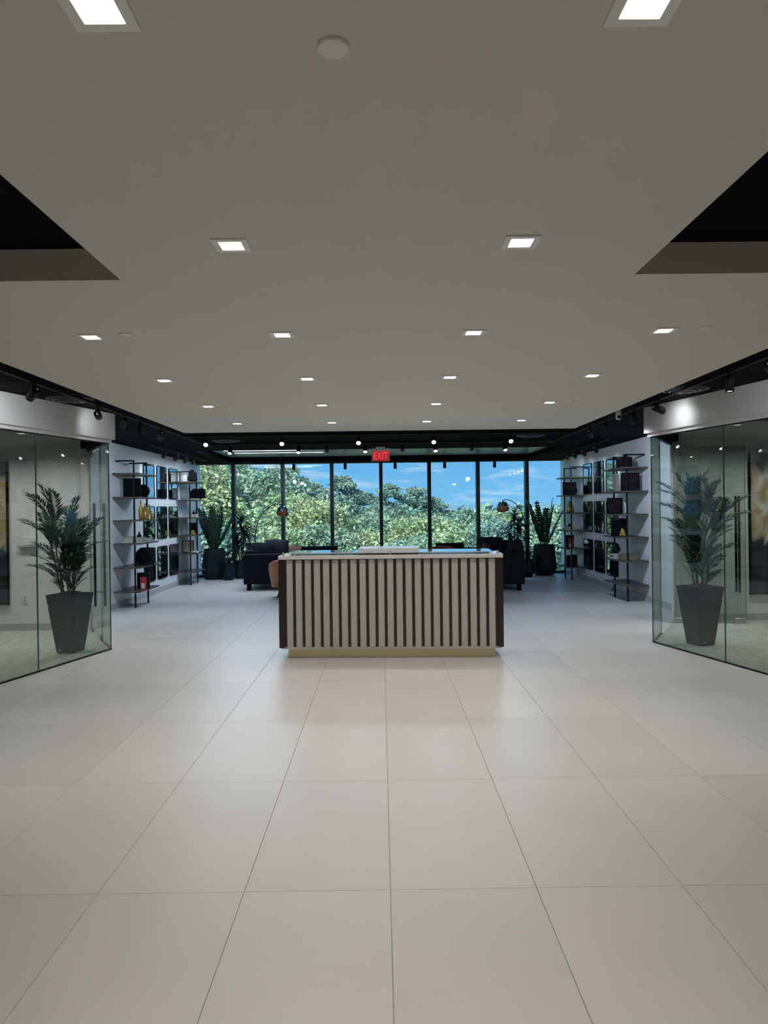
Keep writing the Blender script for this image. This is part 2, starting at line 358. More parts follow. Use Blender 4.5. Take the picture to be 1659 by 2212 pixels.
# round air diffusers in the black ceiling
M_vent = mat('dark_vent_metal', (.035, .038, .042, 1), .35, metal=.5)
for x_, y_, lab in ((-3.09, 7.25, 'round black air diffuser above the left glass soffit'), (3.0, 7.1, 'round black air diffuser above the right glass soffit'),
                    (-2.5, 11.77, 'round black air diffuser in the far ceiling on the left'), (2.39, 11.46, 'round black air diffuser in the far ceiling on the right')):
    t = thing('air_diffuser', lab, 'vent', (x_, y_, ZB))
    B().lathe([(.225, 0), (.225, -.006), (.20, -.014), (.19, -.002)], n=32, caps=False).obj('outer_ring', M_vent, t, True)
    for r1, z1 in ((.15, -.02), (.10, -.028), (.05, -.034)):
        B().lathe([(r1+.025, -.004), (r1+.02, z1), (r1-.01, z1-.002), (r1-.02, -.01)], n=28, caps=False).obj('cone_ring', M_vent, t, True)
    B().lathe([(.02, 0), (.02, -.03), (.001, -.032)], n=12).obj('core', M_vent, t)
# track rails and spots
def track(a, b_, lab):
    L = math.dist(a, b_)
    o = B().box(-L/2, L/2, -.018, .018, -.034, 0).obj('track_rail', M_blackmetal)
    o.location = ((a[0]+b_[0])/2, (a[1]+b_[1])/2, ZB); o.rotation_euler = (0, 0, math.atan2(b_[1]-a[1], b_[0]-a[0])); tag(o, lab, 'light track')
track((-2.9, 10.8), (2.9, 10.8), 'black light track across the black ceiling, nearer of the two cross tracks')
track((-2.9, 12.2), (2.9, 12.2), 'black light track across the black ceiling, farther of the two cross tracks')
track((-2.93, 3.3), (-2.93, 12.6), 'long black light track beside the left edge of the white ceiling')
track((2.93, 3.3), (2.93, 12.6), 'long black light track beside the right edge of the white ceiling')
track((-3.85, 12.2), (-3.85, 16.2), 'black light track above the left mirror wall')
track((3.85, 12.2), (3.85, 16.2), 'black light track above the right mirror wall')
track((-3.4, 17.1), (3.4, 17.1), 'black light track along the head of the window wall')
can_me = B().lathe([(.012, .07), (.034, .066), (.036, .06), (.036, -.07), (.031, -.07), (.031, -.055)], n=20, caps=False).mesh('can', M_blackmetal, True)
lens2 = B().lathe([(.031, -.060), (.031, -.058)], n=20).mesh('lens', M_spotlens)
lens_off = B().lathe([(.031, -.060), (.031, -.058)], n=20).mesh('lens', M_blackmetal)
stem_me = B().box(-.012, .012, -.03, .03, -.05, -.03).tube([(0, 0, -.045), (0, 0, -.115)], .008, 6).mesh('stem', M_blackmetal)
def head(x_, y_, target, lab, lit=True, watts=None, size=.9, drop=.125):
    t = thing('track_spotlight', lab, 'spotlight', (x_, y_, ZB))
    link('stem', stem_me, t)
    q = (Vector(target)-Vector((x_, y_, ZB-drop))).to_track_quat('-Z', 'Y')
    c = link('can', can_me, t); c.location = (0, 0, -drop); c.rotation_euler = q.to_euler()
    link('lens', lens2 if lit else lens_off, c)
    if lit: spot('lamp', c, (0, 0, -.075), (0, 0, -1), TRACK_W if watts is None else watts, size, .9, .06, (.66, .82, 1) if y_ > 9.2 else (.86, .93, 1))
o5 = ['leftmost', 'second from the left', 'middle one', 'second from the right', 'rightmost']
for i, x_ in enumerate((-2.59, -1.46, -.32, .8, 1.95)): head(x_, 10.8, (x_*.8, 6.8, .3), 'lit black track spotlight on the nearer cross track, '+o5[i])
for i, x_ in enumerate((-2.52, -1.37, -.25, .93, 2.1)): head(x_, 12.2, (x_*1.1, 10.2, .0), 'lit black track spotlight on the farther cross track, '+o5[i], True, 60, 1.5)
for x_, lab in ((-.9, 'unlit black track spotlight on the farther cross track, left of the exit sign'), (.38, 'unlit black track spotlight on the farther cross track, just right of the exit sign'), (1.55, 'unlit black track spotlight on the farther cross track, right of centre')):
    head(x_, 12.2, (x_, 16, 1.5), lab, False)
for i, x_ in enumerate((-2.04, -.83, .35, 1.52, 2.7)): head(x_, 17.1, (x_, 17.25, .8), 'black track spotlight with added fill light at the window head, '+o5[i], True, 40, 1.8)  # lamps added in these dark heads to fill the floor by the window
# side tracks: left
head(-2.93, 7.55, (-3.1, 8.2, 2.50), 'lit track spotlight in front of the end of the left soffit', True, 6, 2.0)
head(-2.93, 8.9, (-3.2, 9.1, 0), 'lit track spotlight just beyond the left soffit', True, 75, 2.3)
head(-2.93, 6.15, (-4.0, 6.9, 1.9), 'dark track spotlight with added fill light turned to the left soffit above the glass wall', True, 26, 2.4)  # lamp added in a dark head to brighten soffit and glass front
head(-2.93, 8.3, (-4.0, 9.8, 1.5), 'unlit dark track spotlight between the two lit ones on the left track', False)
head(-2.93, 9.7, (-4.35, 11.9, .9), 'dark track spotlight with added fill light turned to the shelf wall, farthest along the left track', True, 150, 1.9)  # added fill lamp for the left shelf wall, lens turned out of view
head(-2.93, 4.3, (-2.2, 4.75, 0), 'track spotlight over the floor pool at left, out of the frame', True, 55, 1.3)
head(2.93, 4.5, (1.85, 5.0, 0), 'track spotlight over the floor pool at right, out of the frame', True, 55, 1.3)
# right
head(2.93, 6.05, (2.9, 5.9, 0), 'lit track spotlight above the right glass wall', True, 26, 2.4)
head(2.93, 5.4, (4.0, 6.4, 1.9), 'dark track spotlight with added fill light turned to the right soffit at the frame edge', True, 26, 2.4)  # dark head, lamp added as fill for the right soffit
head(2.93, 7.6, (3.25, 7.75, 2.50), 'dark track spotlight angled at the right soffit', True, 6, 2.0)
head(2.93, 8.35, (3.0, 8.3, 0), 'lit track spotlight right of the white camera', True, 35, 2.3)
head(2.93, 9.4, (3.1, 9.8, 0), 'lit track spotlight left of the white camera', True, 75, 2.3)
head(2.93, 10.1, (4.35, 12.4, 1.0), 'dark track spotlight with added fill light turned to the shelf wall, farthest along the right track', True, 150, 1.9)  # lamp added here to brighten the right shelf wall, lens hidden from view
for s, sn in ((-1, 'left'), (1, 'right')):
    for i, (y_, ty, ww) in enumerate(((12.95, 13.5, 22), (13.7, 14.3, 28), (14.35, 15.1, 28), (14.9, 16.2, 30))):
        head(s*3.85, y_, (s*4.38, ty, 2.2), 'small wall washing track spotlight above the %s mirrors, %s' % (sn, ['nearest the camera', 'second from the camera', 'third from the camera', 'nearest the window'][i]), True, ww, 1.0)
# security camera
t = thing('security_camera', 'small white security camera under the black ceiling between two lit spotlights', 'camera', (2.72, 8.25, ZB))
B().lathe([(.035, 0), (.035, -.02), (.022, -.03)], n=20).obj('mount', M_white, t)
B().lathe([(.012, -.155), (.026, -.15), (.030, -.13), (.030, -.04), (.024, -.028)], n=20).obj('housing', M_white, t, True)
o = B().lathe([(.019, -.003), (.019, .004)], n=20).obj('lens', M_blackmetal, t); o.location = (0, -.030, -.128); o.rotation_euler = (PI/2, 0, 0)
# exit sign
t = thing('exit_sign', 'white framed red EXIT sign hanging from the black ceiling', 'sign', (.01, 13.3, ZB))
B().box(-.085, .085, -.03, .03, -.03, 0).obj('ceiling_mount', M_white, t)
B().box(-.17, .17, -.035, .035, -.075, -.03).bevel(.004, 1).obj('top_housing', M_trimw, t)
for x_ in (-.165, .157): B().box(x_, x_+.008, -.02, .02, -.262, -.075).obj('side_frame', M_white, t)
B().box(-.157, .157, -.008, .008, -.262, -.075).obj('face', emis('exit_face', (.42, .035, .035, 1), .55), t)
cu = bpy.data.curves.new('txt', 'FONT'); cu.body = 'EXIT'; cu.size = .19; cu.extrude = .003; cu.align_x = 'CENTER'; cu.align_y = 'CENTER'; cu.space_character = 1.05
to = bpy.data.objects.new('tmp', cu); C.objects.link(to); dg = bpy.context.evaluated_depsgraph_get()
me = bpy.data.meshes.new_from_object(to.evaluated_get(dg)); bpy.data.objects.remove(to); me.materials.clear(); me.materials.append(emis('exit_red', (.95, .06, .09, 1), 1.0))
o = link('lettering', me, t); o.location = (0, -.011, -.170); o.rotation_euler = (PI/2, 0, 0); o.scale = (.66, 1, 1)

# ---------------------------------------------------------------- reception desk
desk = thing('reception_desk', 'white topped reception desk with light panels between dark vertical fins', 'desk', (.09, 7.66, 0), -.041)
HW = 1.19
B().box(-HW+.085, HW-.085, .085, .50, 0, .10).obj('plinth', M_brass, desk)
B().box(-HW+.02, HW-.02, .03, .54, .10, .128).obj('bottom_rail', M_stone, desk)
B().box(-HW+.035, HW-.035, .035, .52, .128, 1.055).obj('body', M_fin, desk)
pitch = .0975; nf = 24; x0 = -pitch*(nf-1)/2
edges_ = [-HW+.05]+[x0+i*pitch for i in range(nf)]+[HW-.05]
fin_me = B().box(-.0125, .0125, .004, .04, .128, 1.055).mesh('fin', M_fin)
for i in range(nf): o = link('fin', fin_me, desk); o.location = (x0+i*pitch, 0, 0)
for a, b_ in zip(edges_, edges_[1:]):
    l = a+(.0135 if a > -HW+.06 else 0); r_ = b_-(.0135 if b_ < HW-.06 else 0)
    B().box(l, r_, .014, .036, .13, 1.053).bevel(.002, 1).obj('panel', M_panel, desk)
for s in (-1, 1): B().box(min(s*HW, s*(HW-.055)), max(s*HW, s*(HW-.055)), .0, .54, .118, 1.06).bevel(.002, 1).obj('corner_post', M_fin, desk)
B().box(-HW, HW, -.01, .56, 1.06, 1.10).bevel(.004, 2).obj('countertop', M_stone, desk)
for xa, xb in ((-1.10, -.345), (.30, 1.09)):
    B().box(xa, xb, .03, .52, 1.118, 1.128).bevel(.002, 1).obj('glass_ledge', M_deskglass, desk)
    for xx in (xa+.05, xb-.05):
        for yy in (.07, .48): B().lathe([(.012, 1.10), (.012, 1.118)], xx, yy, 12).obj('standoff', M_brass, desk)
B().box(-.345, .30, .12, .55, 1.10, 1.165).bevel(.003, 1).obj('raised_shelf', M_stone, desk)
B().box(-.345, .30, .03, .12, 1.118, 1.128).obj('glass_ledge', M_deskglass, desk)
B().tube([(0, .05, 1.10), (0, .05, 1.142)], .011, 12).obj('standoff', M_brass, desk)
for s in (-1, 1): B().tube([(s*(HW-.05), .04, 1.10), (s*(HW-.05), .04, 1.135)], .012, 12).obj('standoff', M_brass, desk)

# ---------------------------------------------------------------- shelving
ZS = [.29, .685, 1.075, 1.455, 1.835, 2.225]
def shelf_unit(s, y0, y1, xf, xp, yp, lab):
    t = thing('wall_shelf_unit', lab, 'shelf', (s*(WX-.01), y0, 0))
    wx = WX-.01
    L = lambda x_: s*x_-s*wx
    for z in ZS:
        a, b_ = L(xf), L(wx-.004); B().box(min(a, b_), max(a, b_), 0, y1-y0, z-.024, z).bevel(.003, 1).obj('shelf', M_shelf, t)
    for y_ in yp:
        bb = B(); px = L(xp)
        bb.box(px-.012, px+.012, y_-y0-.012, y_-y0+.012, 0, 2.445)
        bb.obj('post', M_blackmetal, t)
        a, b_ = L(xp)-s*.012, L(wx-.002); bb = B(); bb.box(min(a, b_), max(a, b_), y_-y0-.012, y_-y0+.012, 2.42, 2.445); bb.obj('wall_arm', M_blackmetal, t)
    return t
shelf_unit(-1, 11.80, 12.80, 3.93, 4.07, (11.97, 12.62), 'tall black framed shelf unit on left wall, nearer the camera')
shelf_unit(-1, 15.50, 16.35, 3.97, 4.09, (15.53, 16.1), 'tall black framed shelf unit on left wall, beside the window')
shelf_unit(1, 11.80, 12.80, 3.93, 4.07, (11.95, 12.62), 'tall black framed shelf unit on right wall, nearer the camera')
shelf_unit(1, 15.50, 16.35, 3.97, 4.09, (15.53, 16.1), 'tall black framed shelf unit on right wall, beside the window')

# mirrors
def rrect(w_, h_, r, n=5):
    p = []
    for cx, cy, a0 in ((w_/2-r, h_/2-r, 0), (-w_/2+r, h_/2-r, 90), (-w_/2+r, -h_/2+r, 180), (w_/2-r, -h_/2+r, 270)):
        for k in range(n+1): a = math.radians(a0+90*k/n); p.append((cx+r*math.cos(a), cy+r*math.sin(a)))
    return p
mg = B().prism(rrect(.612, .612, .05), 0, .014).mesh('mirror_glass', M_mirror)
fo, fi = rrect(.64, .64, .06), rrect(.612, .612, .05)
mf = B().loft([[(x_, y_, 0) for x_, y_ in fo], [(x_, y_, .022) for x_, y_ in fo], [(x_, y_, .022) for x_, y_ in fi], [(x_, y_, .0) for x_, y_ in fi]], False).mesh('frame', M_blackmetal)
rown = ['top row', 'middle row', 'bottom row']; coln = ['column nearest the camera', 'middle column', 'column nearest the window']
for s, sn in ((-1, 'left'), (1, 'right')):
    for c_, y_ in enumerate((13.68, 14.47, 15.26)):
        for r_, z in enumerate((2.165, 1.37, .58)):
            t = thing('wall_mirror', f'rounded square black rimmed mirror on {sn} wall, {rown[r_]}, {coln[c_]}', 'mirror', (s*(WX-.001), y_, z))
            t.rotation_euler = (PI/2, 0, -s*PI/2)
            link('mirror_glass', mg, t); link('frame', mf, t)

# shelf items ------------------------------------------------------
M_dk = mat('black_lacquer', (.003, .004, .006, 1), .7, spec=.06); M_dk2 = mat('dark_olive_ceramic', (.009, .012, .010, 1), .6, spec=.12, noise=.4, nscale=20)
M_amber = mat('amber_gold_ceramic', (.34, .22, .06, 1), .3, metal=.4); M_gold = mat('gold_metal', (.55, .42, .12, 1), .35, metal=.7)
M_paper = mat('page_paper', (.6, .57, .5, 1), .8); M_bgrey = mat('grey_book_cloth', (.16, .17, .17, 1), .7); M_bteal = mat('pale_teal_book_cloth', (.20, .32, .33, 1), .6)
M_bwhite = mat('white_book_cloth', (.55, .55, .53, 1), .7); M_bblue = mat('blue_book_cloth', (.03, .07, .16, 1), .6); M_red = mat('red_book_cover', (.35, .02, .04, 1), .5)
M_mauve = mat('dusty_mauve_cloth', (.30, .23, .22, 1), .7); M_cer = mat('cream_ceramic', (.62, .58, .50, 1), .45); M_pic = mat('dark_picture_print', (.010, .008, .009, 1), .5, spec=.12, noise=.9, nscale=14)
M_pebble = mat('patterned_pebbles', (.30, .25, .2, 1), .5, noise=.9, nscale=40); M_woodbox = mat('olive_wood_box', (.16, .13, .08, 1), .5, noise=.2, nscale=20)
def book(x_, y_, z, w_, d, h, m, lab, rz=0, upright=False):
    t = thing('book', lab, 'book', (x_, y_, z), rz)
    B().box(-w_/2, w_/2, -d/2, d/2, 0, .004).box(-w_/2, w_/2, -d/2, d/2, h-.004, h).box(-w_/2, -w_/2+.004, -d/2, d/2, .004, h-.004).obj('cover', m, t)
    B().box(-w_/2+.005, w_/2-.006, -d/2+.006, d/2-.006, .0042, h-.0042).obj('pages', M_paper, t)
    return z+h
def standing_book(x_, y_, z, w_, h, th, m, lab, rz=0):
    t = thing('book', lab, 'book', (x_, y_, z), rz)
    B().box(-w_/2, w_/2, -th/2, -th/2+.004, 0, h).box(-w_/2, w_/2, th/2-.004, th/2, 0, h).box(-w_/2, -w_/2+.004, -th/2+.004, th/2-.004, 0, h).obj('cover', m, t)
    B().box(-w_/2+.005, w_/2-.005, -th/2+.0045, th/2-.0045, .004, h-.005).obj('pages', M_paper, t)
    return t
def framed(x_, y_, z, w_, h, lab, m=None, rz=0, th=.025):
    t = thing('framed_picture', lab, 'picture', (x_, y_, z), rz)
    bb = B(); f = .014
    bb.box(-w_/2, w_/2, -th/2, th/2, 0, f).box(-w_/2, w_/2, -th/2, th/2, h-f, h).box(-w_/2, -w_/2+f, -th/2, th/2, f, h-f).box(w_/2-f, w_/2, -th/2, th/2, f, h-f)
    bb.obj('frame', M_dk, t); B().box(-w_/2+f, w_/2-f, -th/2+.008, th/2-.004, f, h-f).obj('print', m or M_pic, t)
    return t
def vase(prof, x_, y_, z, m, lab, name='vase', n=20, cat='vase'):
    return tag(at(B().lathe(prof, n=n).obj(name, m, smooth=True), (x_, y_, z)), lab, cat)
def ornament(x_, y_, z, m, lab, sc=1):
    t = thing('ornament', lab, 'ornament', (x_, y_, z))
    B().lathe([(.035*sc, 0), (.04*sc, .02*sc), (.018*sc, .05*sc), (.006*sc, .055*sc)], n=14).obj('body', m, t, True)
    B().lathe([(.004*sc, .05*sc), (.016*sc, .065*sc), (.014*sc, .08*sc), (.002*sc, .09*sc)], n=12).obj('finial', m, t, True)
# left near unit
z = ZS[4]
framed(-4.11, 12.0, z, .29, .31, 'black square panel at the near end of left near shelf unit', M_dk)
vase([(.05, 0), (.10, .05), (.118, .11), (.10, .17), (.05, .215), (.04, .22), (.04, .2)], -4.08, 12.45, z, M_dk, 'round black bowl vase behind the black square panel, left wall')
z = ZS[3]
vase([(.032, 0), (.036, .05), (.036, .17), (.014, .24), (.010, .32), (.013, .325)], -4.0, 12.08, z, M_amber, 'tall slender amber bottle, leftmost of three on left near shelf unit', 'bottle', cat='bottle')
vase([(.044, 0), (.047, .04), (.046, .19), (.018, .215), (.013, .26), (.016, .27), (.002, .275)], -3.985, 12.27, z, M_amber, 'wide shouldered amber bottle, middle of three on left near shelf unit', 'bottle', cat='bottle')
t = vase([(.068, 0), (.066, .015), (.03, .17), (.013, .21), (.012, .25), (.015, .255)], -3.995, 12.52, z, M_amber, 'cone shaped amber bottle, right one of three on left near shelf unit', 'bottle', cat='bottle')
z = ZS[2]; z = book(-4.14, 12.14, z, .34, .24, .035, M_bgrey, 'grey book at the bottom of the stack on left near shelf unit'); z = book(-4.13, 12.14, z, .30, .22, .03, M_bgrey, 'grey book in the middle of the stack on left near shelf unit', .05)
z = book(-4.12, 12.14, z, .29, .21, .028, M_bgrey, 'grey book on top of the stack on left near shelf unit', -.04); ornament(-4.05, 12.14, z, M_dk2, 'little dark ornament on the grey book stack, left near shelf unit')
z = book(-4.08, 12.52, ZS[2], .22, .26, .03, M_bteal, 'pale teal book lying under another, far end of left near shelf unit'); book(-4.08, 12.52, z, .2, .25, .03, M_bteal, 'pale teal book on top of another, far end of left near shelf unit', .08)
z = ZS[1]
t = thing('wall_plaque', 'large dark clipped corner plaque standing on left near shelf unit', 'ornament', (-4.0, 12.25, z))
pts = [(-.17, 0), (.16, 0), (.16, .30), (-.06, .30), (-.13, .24), (-.17, .16)]
o = B().prism(pts, -.012, .012).obj('board', M_dk2, t); o.rotation_euler = (PI/2, 0, 0)
o = B().lathe([(.11, 0), (.115, .008), (.02, .012)], n=24).obj('disc', M_dk, t); o.location = (-.02, -.02, .14); o.rotation_euler = (PI/2, 0, 0)
z = ZS[0]
standing_book(-4.01, 12.20, z, .21, .275, .03, M_dk2, 'large dark book standing behind a red one, bottom left near shelf')
t = standing_book(-3.97, 12.08, z, .10, .21, .025, M_red, 'red book with white label standing on the bottom left near shelf'); B().box(-.035, .025, -.0145, -.0127, .02, .11).obj('label', M_bwhite, t)
# left far unit
z = ZS[5]
vase([(.075, 0), (.08, .01), (.08, .21), (.076, .22), (.07, .21)], -4.26, 15.75, z, M_cer, 'cream cylinder pot on the top shelf beside the left window')
vase([(.06, 0), (.11, .05), (.10, .11), (.045, .19), (.04, .25), (.055, .26)], -4.10, 15.8, z, M_dk2, 'dark narrow necked vase on the top shelf beside the left window')
z = ZS[4]; standing_book(-4.27, 15.80, z, .14, .26, .03, M_bgrey, 'grey upright book on left far shelf unit, second shelf')
z = book(-4.08, 15.85, ZS[4], .26, .22, .03, M_mauve, 'mauve book lying under a black box on left far shelf unit')
t = thing('storage_box', 'black slope fronted box on a mauve book, left far shelf unit', 'box', (-4.03, 15.9, z)); o = B().prism([(-.15, 0), (.16, 0), (.17, .21), (-.06, .21), (-.15, .13)], -.08, .08).obj('body', M_dk, t); o.rotation_euler = (PI/2, 0, 0)
z = book(-4.14, 15.8, ZS[3], .30, .22, .035, M_mauve, 'mauve book at the bottom of the stack on left far shelf unit'); z = book(-4.11, 15.8, z, .22, .2, .035, M_mauve, 'mauve book on top of the stack on left far shelf unit'); ornament(-4.08, 15.8, z, M_dk, 'little black ornament on the mauve book stack, left far shelf unit', .9)
z = ZS[2]; t = thing('storage_box', 'black box with a gold triangle on its front, left far shelf unit', 'box', (-4.09, 15.8, z)); B().box(-.08, .08, -.06, .06, 0, .26).bevel(.004, 1).obj('body', M_dk, t)
o = B().prism([(-.076, .0), (.076, .0), (.03, .10), (-.06, .10)], 0, .004).obj('triangle', M_gold, t); o.location = (0, -.061, .003); o.rotation_euler = (PI/2, 0, 0)
z = ZS[1]; framed(-4.2, 15.75, z, .25, .27, 'mottled dark picture on left far shelf unit, fifth shelf down', M_pebble)
for i, (dx, dy) in enumerate(((-.02, 0), (.06, .03), (.13, -.01))): vase([(.01, 0), (.035, .008), (.04, .025), (.02, .042), (.002, .045)], -4.1+dx, 15.62+dy, z, M_cer, 'pale pebble beside the mottled picture, %s of three' % ['left one', 'middle one', 'right one'][i], 'pebble', 12, 'stone')
# right far unit
z = ZS[4]; framed(4.10, 15.7, z, .29, .28, 'black framed picture on right far shelf unit, second shelf'); vase([(.05, 0), (.10, .06), (.11, .12), (.07, .19), (.03, .21)], 4.22, 15.9, z, mat('navy_ceramic', (.01, .014, .035, 1), .4), 'round navy vase behind the framed picture, right far shelf unit')
z = ZS[3]; vase([(.075, 0), (.085, .04), (.08, .11), (.05, .18), (.03, .24), (.012, .25)], 4.12, 15.72, z, M_gold, 'pear shaped gold vase on right far shelf unit, third shelf')
z = book(4.12, 15.75, ZS[2], .28, .22, .035, M_mauve, 'mauve book at the bottom of the stack on right far shelf unit'); z = book(4.11, 15.75, z, .2, .2, .045, M_mauve, 'thick mauve book on top of the stack on right far shelf unit'); ornament(4.10, 15.75, z, M_dk2, 'little dark ornament on the book stack, right far shelf unit', .9)
z = ZS[1]; framed(4.10, 15.72, z, .17, .28, 'black panel behind a red box, right far shelf unit', M_dk); t = standing_book(4.10, 15.64, z, .10, .21, .03, M_red, 'red upright book with white label on right far shelf unit'); B().box(-.04, .03, -.017, -.0152, .02, .10).obj('label', M_bwhite, t)
z = ZS[0]; standing_book(4.06, 15.68, z, .10, .24, .03, M_dk, 'black upright book at left on the bottom shelf, right far shelf unit'); standing_book(4.18, 15.72, z, .14, .25, .08, M_dk2, 'thick dark upright book on the bottom shelf, right far shelf unit')
standing_book(4.108, 15.73, z, .02, .23, .15, M_bwhite, 'thin white book between dark ones, right far shelf unit')
# right near unit
z = ZS[5]; framed(3.95+.10, 12.0, z, .25, .15, 'low black picture on the top shelf, right near unit'); vase([(.05, 0), (.07, .05), (.065, .13), (.03, .2), (.03, .23), (.04, .235)], 4.13, 12.2, z, M_dk, 'black vase rising behind the picture on the top right shelf')
z = ZS[4]; framed(4.15, 12.02, z, .30, .30, 'large black square picture on right near shelf unit', rz=-.05); standing_book(3.985, 12.25, z, .05, .29, .16, M_mauve, 'mauve upright book beside the large square picture, right near unit')
z = ZS[3]; framed(3.98, 12.3, z, .26, .27, 'dark floral picture on the middle shelf of the right near unit'); vase([(.022, 0), (.03, .02), (.03, .1), (.04, .21), (.038, .22), (.03, .2)], 4.17, 12.3, z, M_cer, 'slim white vase right of the floral picture, right near unit')
z = ZS[2]; t = thing('storage_box', 'black lidded box with gold emblem on right near shelf unit', 'box', (4.02, 12.2, z)); B().box(-.115, .115, -.08, .08, 0, .27).bevel(.004, 1).obj('body', M_dk, t); B().box(-.12, .12, -.085, .085, .27, .30).bevel(.004, 1).obj('lid', M_dk2, t)
o = B().prism([(-.05, .0), (.06, .0), (.03, .10), (-.01, .13)], 0, .004).obj('emblem', M_gold, t); o.location = (.02, -.081, .015); o.rotation_euler = (PI/2, 0, 0)
z = ZS[1]; t = thing('storage_box', 'olive wood box at near end of right near shelf unit', 'box', (4.12, 12.07, z)); B().box(-.14, .14, -.09, .09, 0, .075).bevel(.003, 1).obj('body', M_woodbox, t); B().box(-.14, .14, -.09, .09, .078, .10).bevel(.003, 1).obj('lid', M_woodbox, t)
z = book(4.03, 12.45, ZS[1], .14, .2, .03, M_bwhite, 'white book at the bottom of the small stack, right near unit'); z = book(4.03, 12.45, z, .14, .19, .025, M_bblue, 'blue book in the small stack, right near unit'); z = book(4.03, 12.45, z, .13, .19, .025, M_bwhite, 'white book on top of the small stack, right near unit')
t = thing('succulent', 'small dark green succulent plant on the white and blue books', 'plant', (4.04, 12.45, z))
for i in range(11):
    a = i*2.4; r_ = .02+.05*(i/11); o = B().lathe([(.004, 0), (.022, .02), (.024, .035), (.004, .05)], n=10).obj('leaf', M_zz, t, True); o.location = (r_*math.cos(a), r_*math.sin(a), .02+.10*(1-i/11)); o.rotation_euler = (.6*math.sin(a), .6*math.cos(a), 0)

# ---------------------------------------------------------------- seating
def cushion(w_, d, h, m, name, parent=None, puff=.35):
    bb = B().box(-w_/2, w_/2, -d/2, d/2, -h/2, h/2); bmesh.ops.subdivide_edges(bb.bm, edges=bb.bm.edges[:], cuts=5, use_grid_fill=True)
    for v in bb.bm.verts:
        u, q, p = v.co.x/(w_/2), v.co.y/(d/2), v.co.z/(h/2)
        k = (1-abs(u)**3)*(1-abs(q)**3)
        v.co.z *= (1-puff)+puff*k*1.2; v.co.x *= 1-.05*abs(q)**2; v.co.y *= 1-.05*abs(u)**2
    return bb.obj(name, m, parent, True)
def sofa(x0, x1, y0, y1, lab, s):
    # long sofa running in depth, back against the outer side, arm facing the camera
    t = thing('sofa', lab, 'sofa', ((x0+x1)/2, (y0+y1)/2, 0)); W = (x1-x0)/2; D = (y1-y0)/2
    B().box(-W+.02, W-.02, -D+.02, D-.02, .12, .36).bevel(.02, 2).obj('base', M_sofa, t)
    for q, y_ in ((1, -D), (2, D-.22)):
        B().box(-W, W, y_, y_+.22, .12, .72).bevel(.03, 3).obj('arm', M_sofa, t)
    xb = -W if s < 0 else W-.24
    B().box(xb, xb+.24, -D+.22, D-.22, .12, .78).bevel(.03, 3).obj('backrest', M_sofa, t)
    n = 3; L = (2*D-.44)/n
    for k in range(n):
        o = cushion(2*W-.26, L-.01, .17, M_sofa, 'seat_cushion', t, .15); o.location = ((.12 if s < 0 else -.12), -D+.22+L*(k+.5), .44)
    for sx in (-1, 1):
        for sy in (-1, 1): B().box(sx*(W-.10)-.04, sx*(W-.10)+.04, sy*(D-.10)-.04, sy*(D-.10)+.04, 0, .12).obj('leg', M_dk, t)
    return t
sofa(-2.74, -1.70, 14.33, 16.25, 'charcoal sofa at left behind the reception desk', -1)
sofa(1.68, 2.72, 13.72, 15.9, 'charcoal sofa at right behind the reception desk', 1)
def pillow(x_, y_, z, w_, h, rx, rz, m, lab, ry=0):
    o = cushion(w_, h, .14, m, 'throw_pillow', None, .75); o.location = (x_, y_, z); o.rotation_euler = (rx, ry, rz); tag(o, lab, 'pillow')
pillow(-2.40, 14.72, .76, .48, .36, 1.15, .1, M_pillow, 'black cushion leaning behind the arm of left sofa')
pillow(-2.18, 15.1, .78, .50, .40, 1.35, -.1, M_pillow2, 'dark grey cushion right of the black one on left sofa')
pillow(-1.86, 15.5, .68, .36, .26, 1.3, .0, M_rust, 'rust cushion at the right end of left sofa cushions')
pillow(2.28, 15.2, .76, .55, .42, 1.4, .05, M_pillow2, 'large dark grey cushion on right sofa')
pillow(2.50, 14.55, .76, .42, .36, 1.15, -.2, M_pillow, 'black cushion in front of the grey one on right sofa')
pillow(2.62, 14.1, .80, .34, .30, 1.2, .4, M_pillow2, 'small grey cushion resting at the arm of right sofa')
pillow(2.12, 14.6, .76, .18, .20, 1.3, .3, M_rust, 'small rust cushion on right sofa', .3)
def armchair(x_, y_, rz, m, lab, h=.70, w_=.70):
    t = thing('armchair', lab, 'armchair', (x_, y_, 0), rz)
    # curved shell seen from behind: wraps 200 degrees
    rings = []; n = 22
    for k in range(n+1):
        a = math.radians(-10+200*k/n); e_ = math.sin(math.radians(180*k/n))
        zt = h*(.72+.28*e_**.6); ro, ri = w_/2, w_/2-.075
        c, s_ = math.cos(a), math.sin(a)
        rings.append([(ri*c*.86, ri*s_*.86, .20), (ro*c*.84, ro*s_*.84, .18), (ro*c, ro*s_, zt-.10), (ro*c*.99, ro*s_*.99, zt-.02), ((ro-.035)*c, (ro-.035)*s_, zt), (ri*c, ri*s_, zt-.03)])
    B().loft(rings).obj('shell', m, t, True)
    B().lathe([(.001, .20), (.27, .21), (.285, .25), (.285, .37), (.26, .41), (.001, .42)], n=24).obj('seat_cushion', m, t, True)
    for a in (45, 135, 225, 315): B().tube([(.16*math.cos(math.radians(a)), .16*math.sin(math.radians(a)), .22), (.25*math.cos(math.radians(a)), .25*math.sin(math.radians(a)), .0)], .016, 8, .011).obj('leg', M_dk, t)
    return t
armchair(-1.72, 13.35, PI, M_tan, 'tan leather tub chair peeking out left of the desk', .70, .72)
armchair(1.28, 15.0, 0, M_redleather, 'chestnut leather tub chair seen over the right half of the desk', .80, .68)
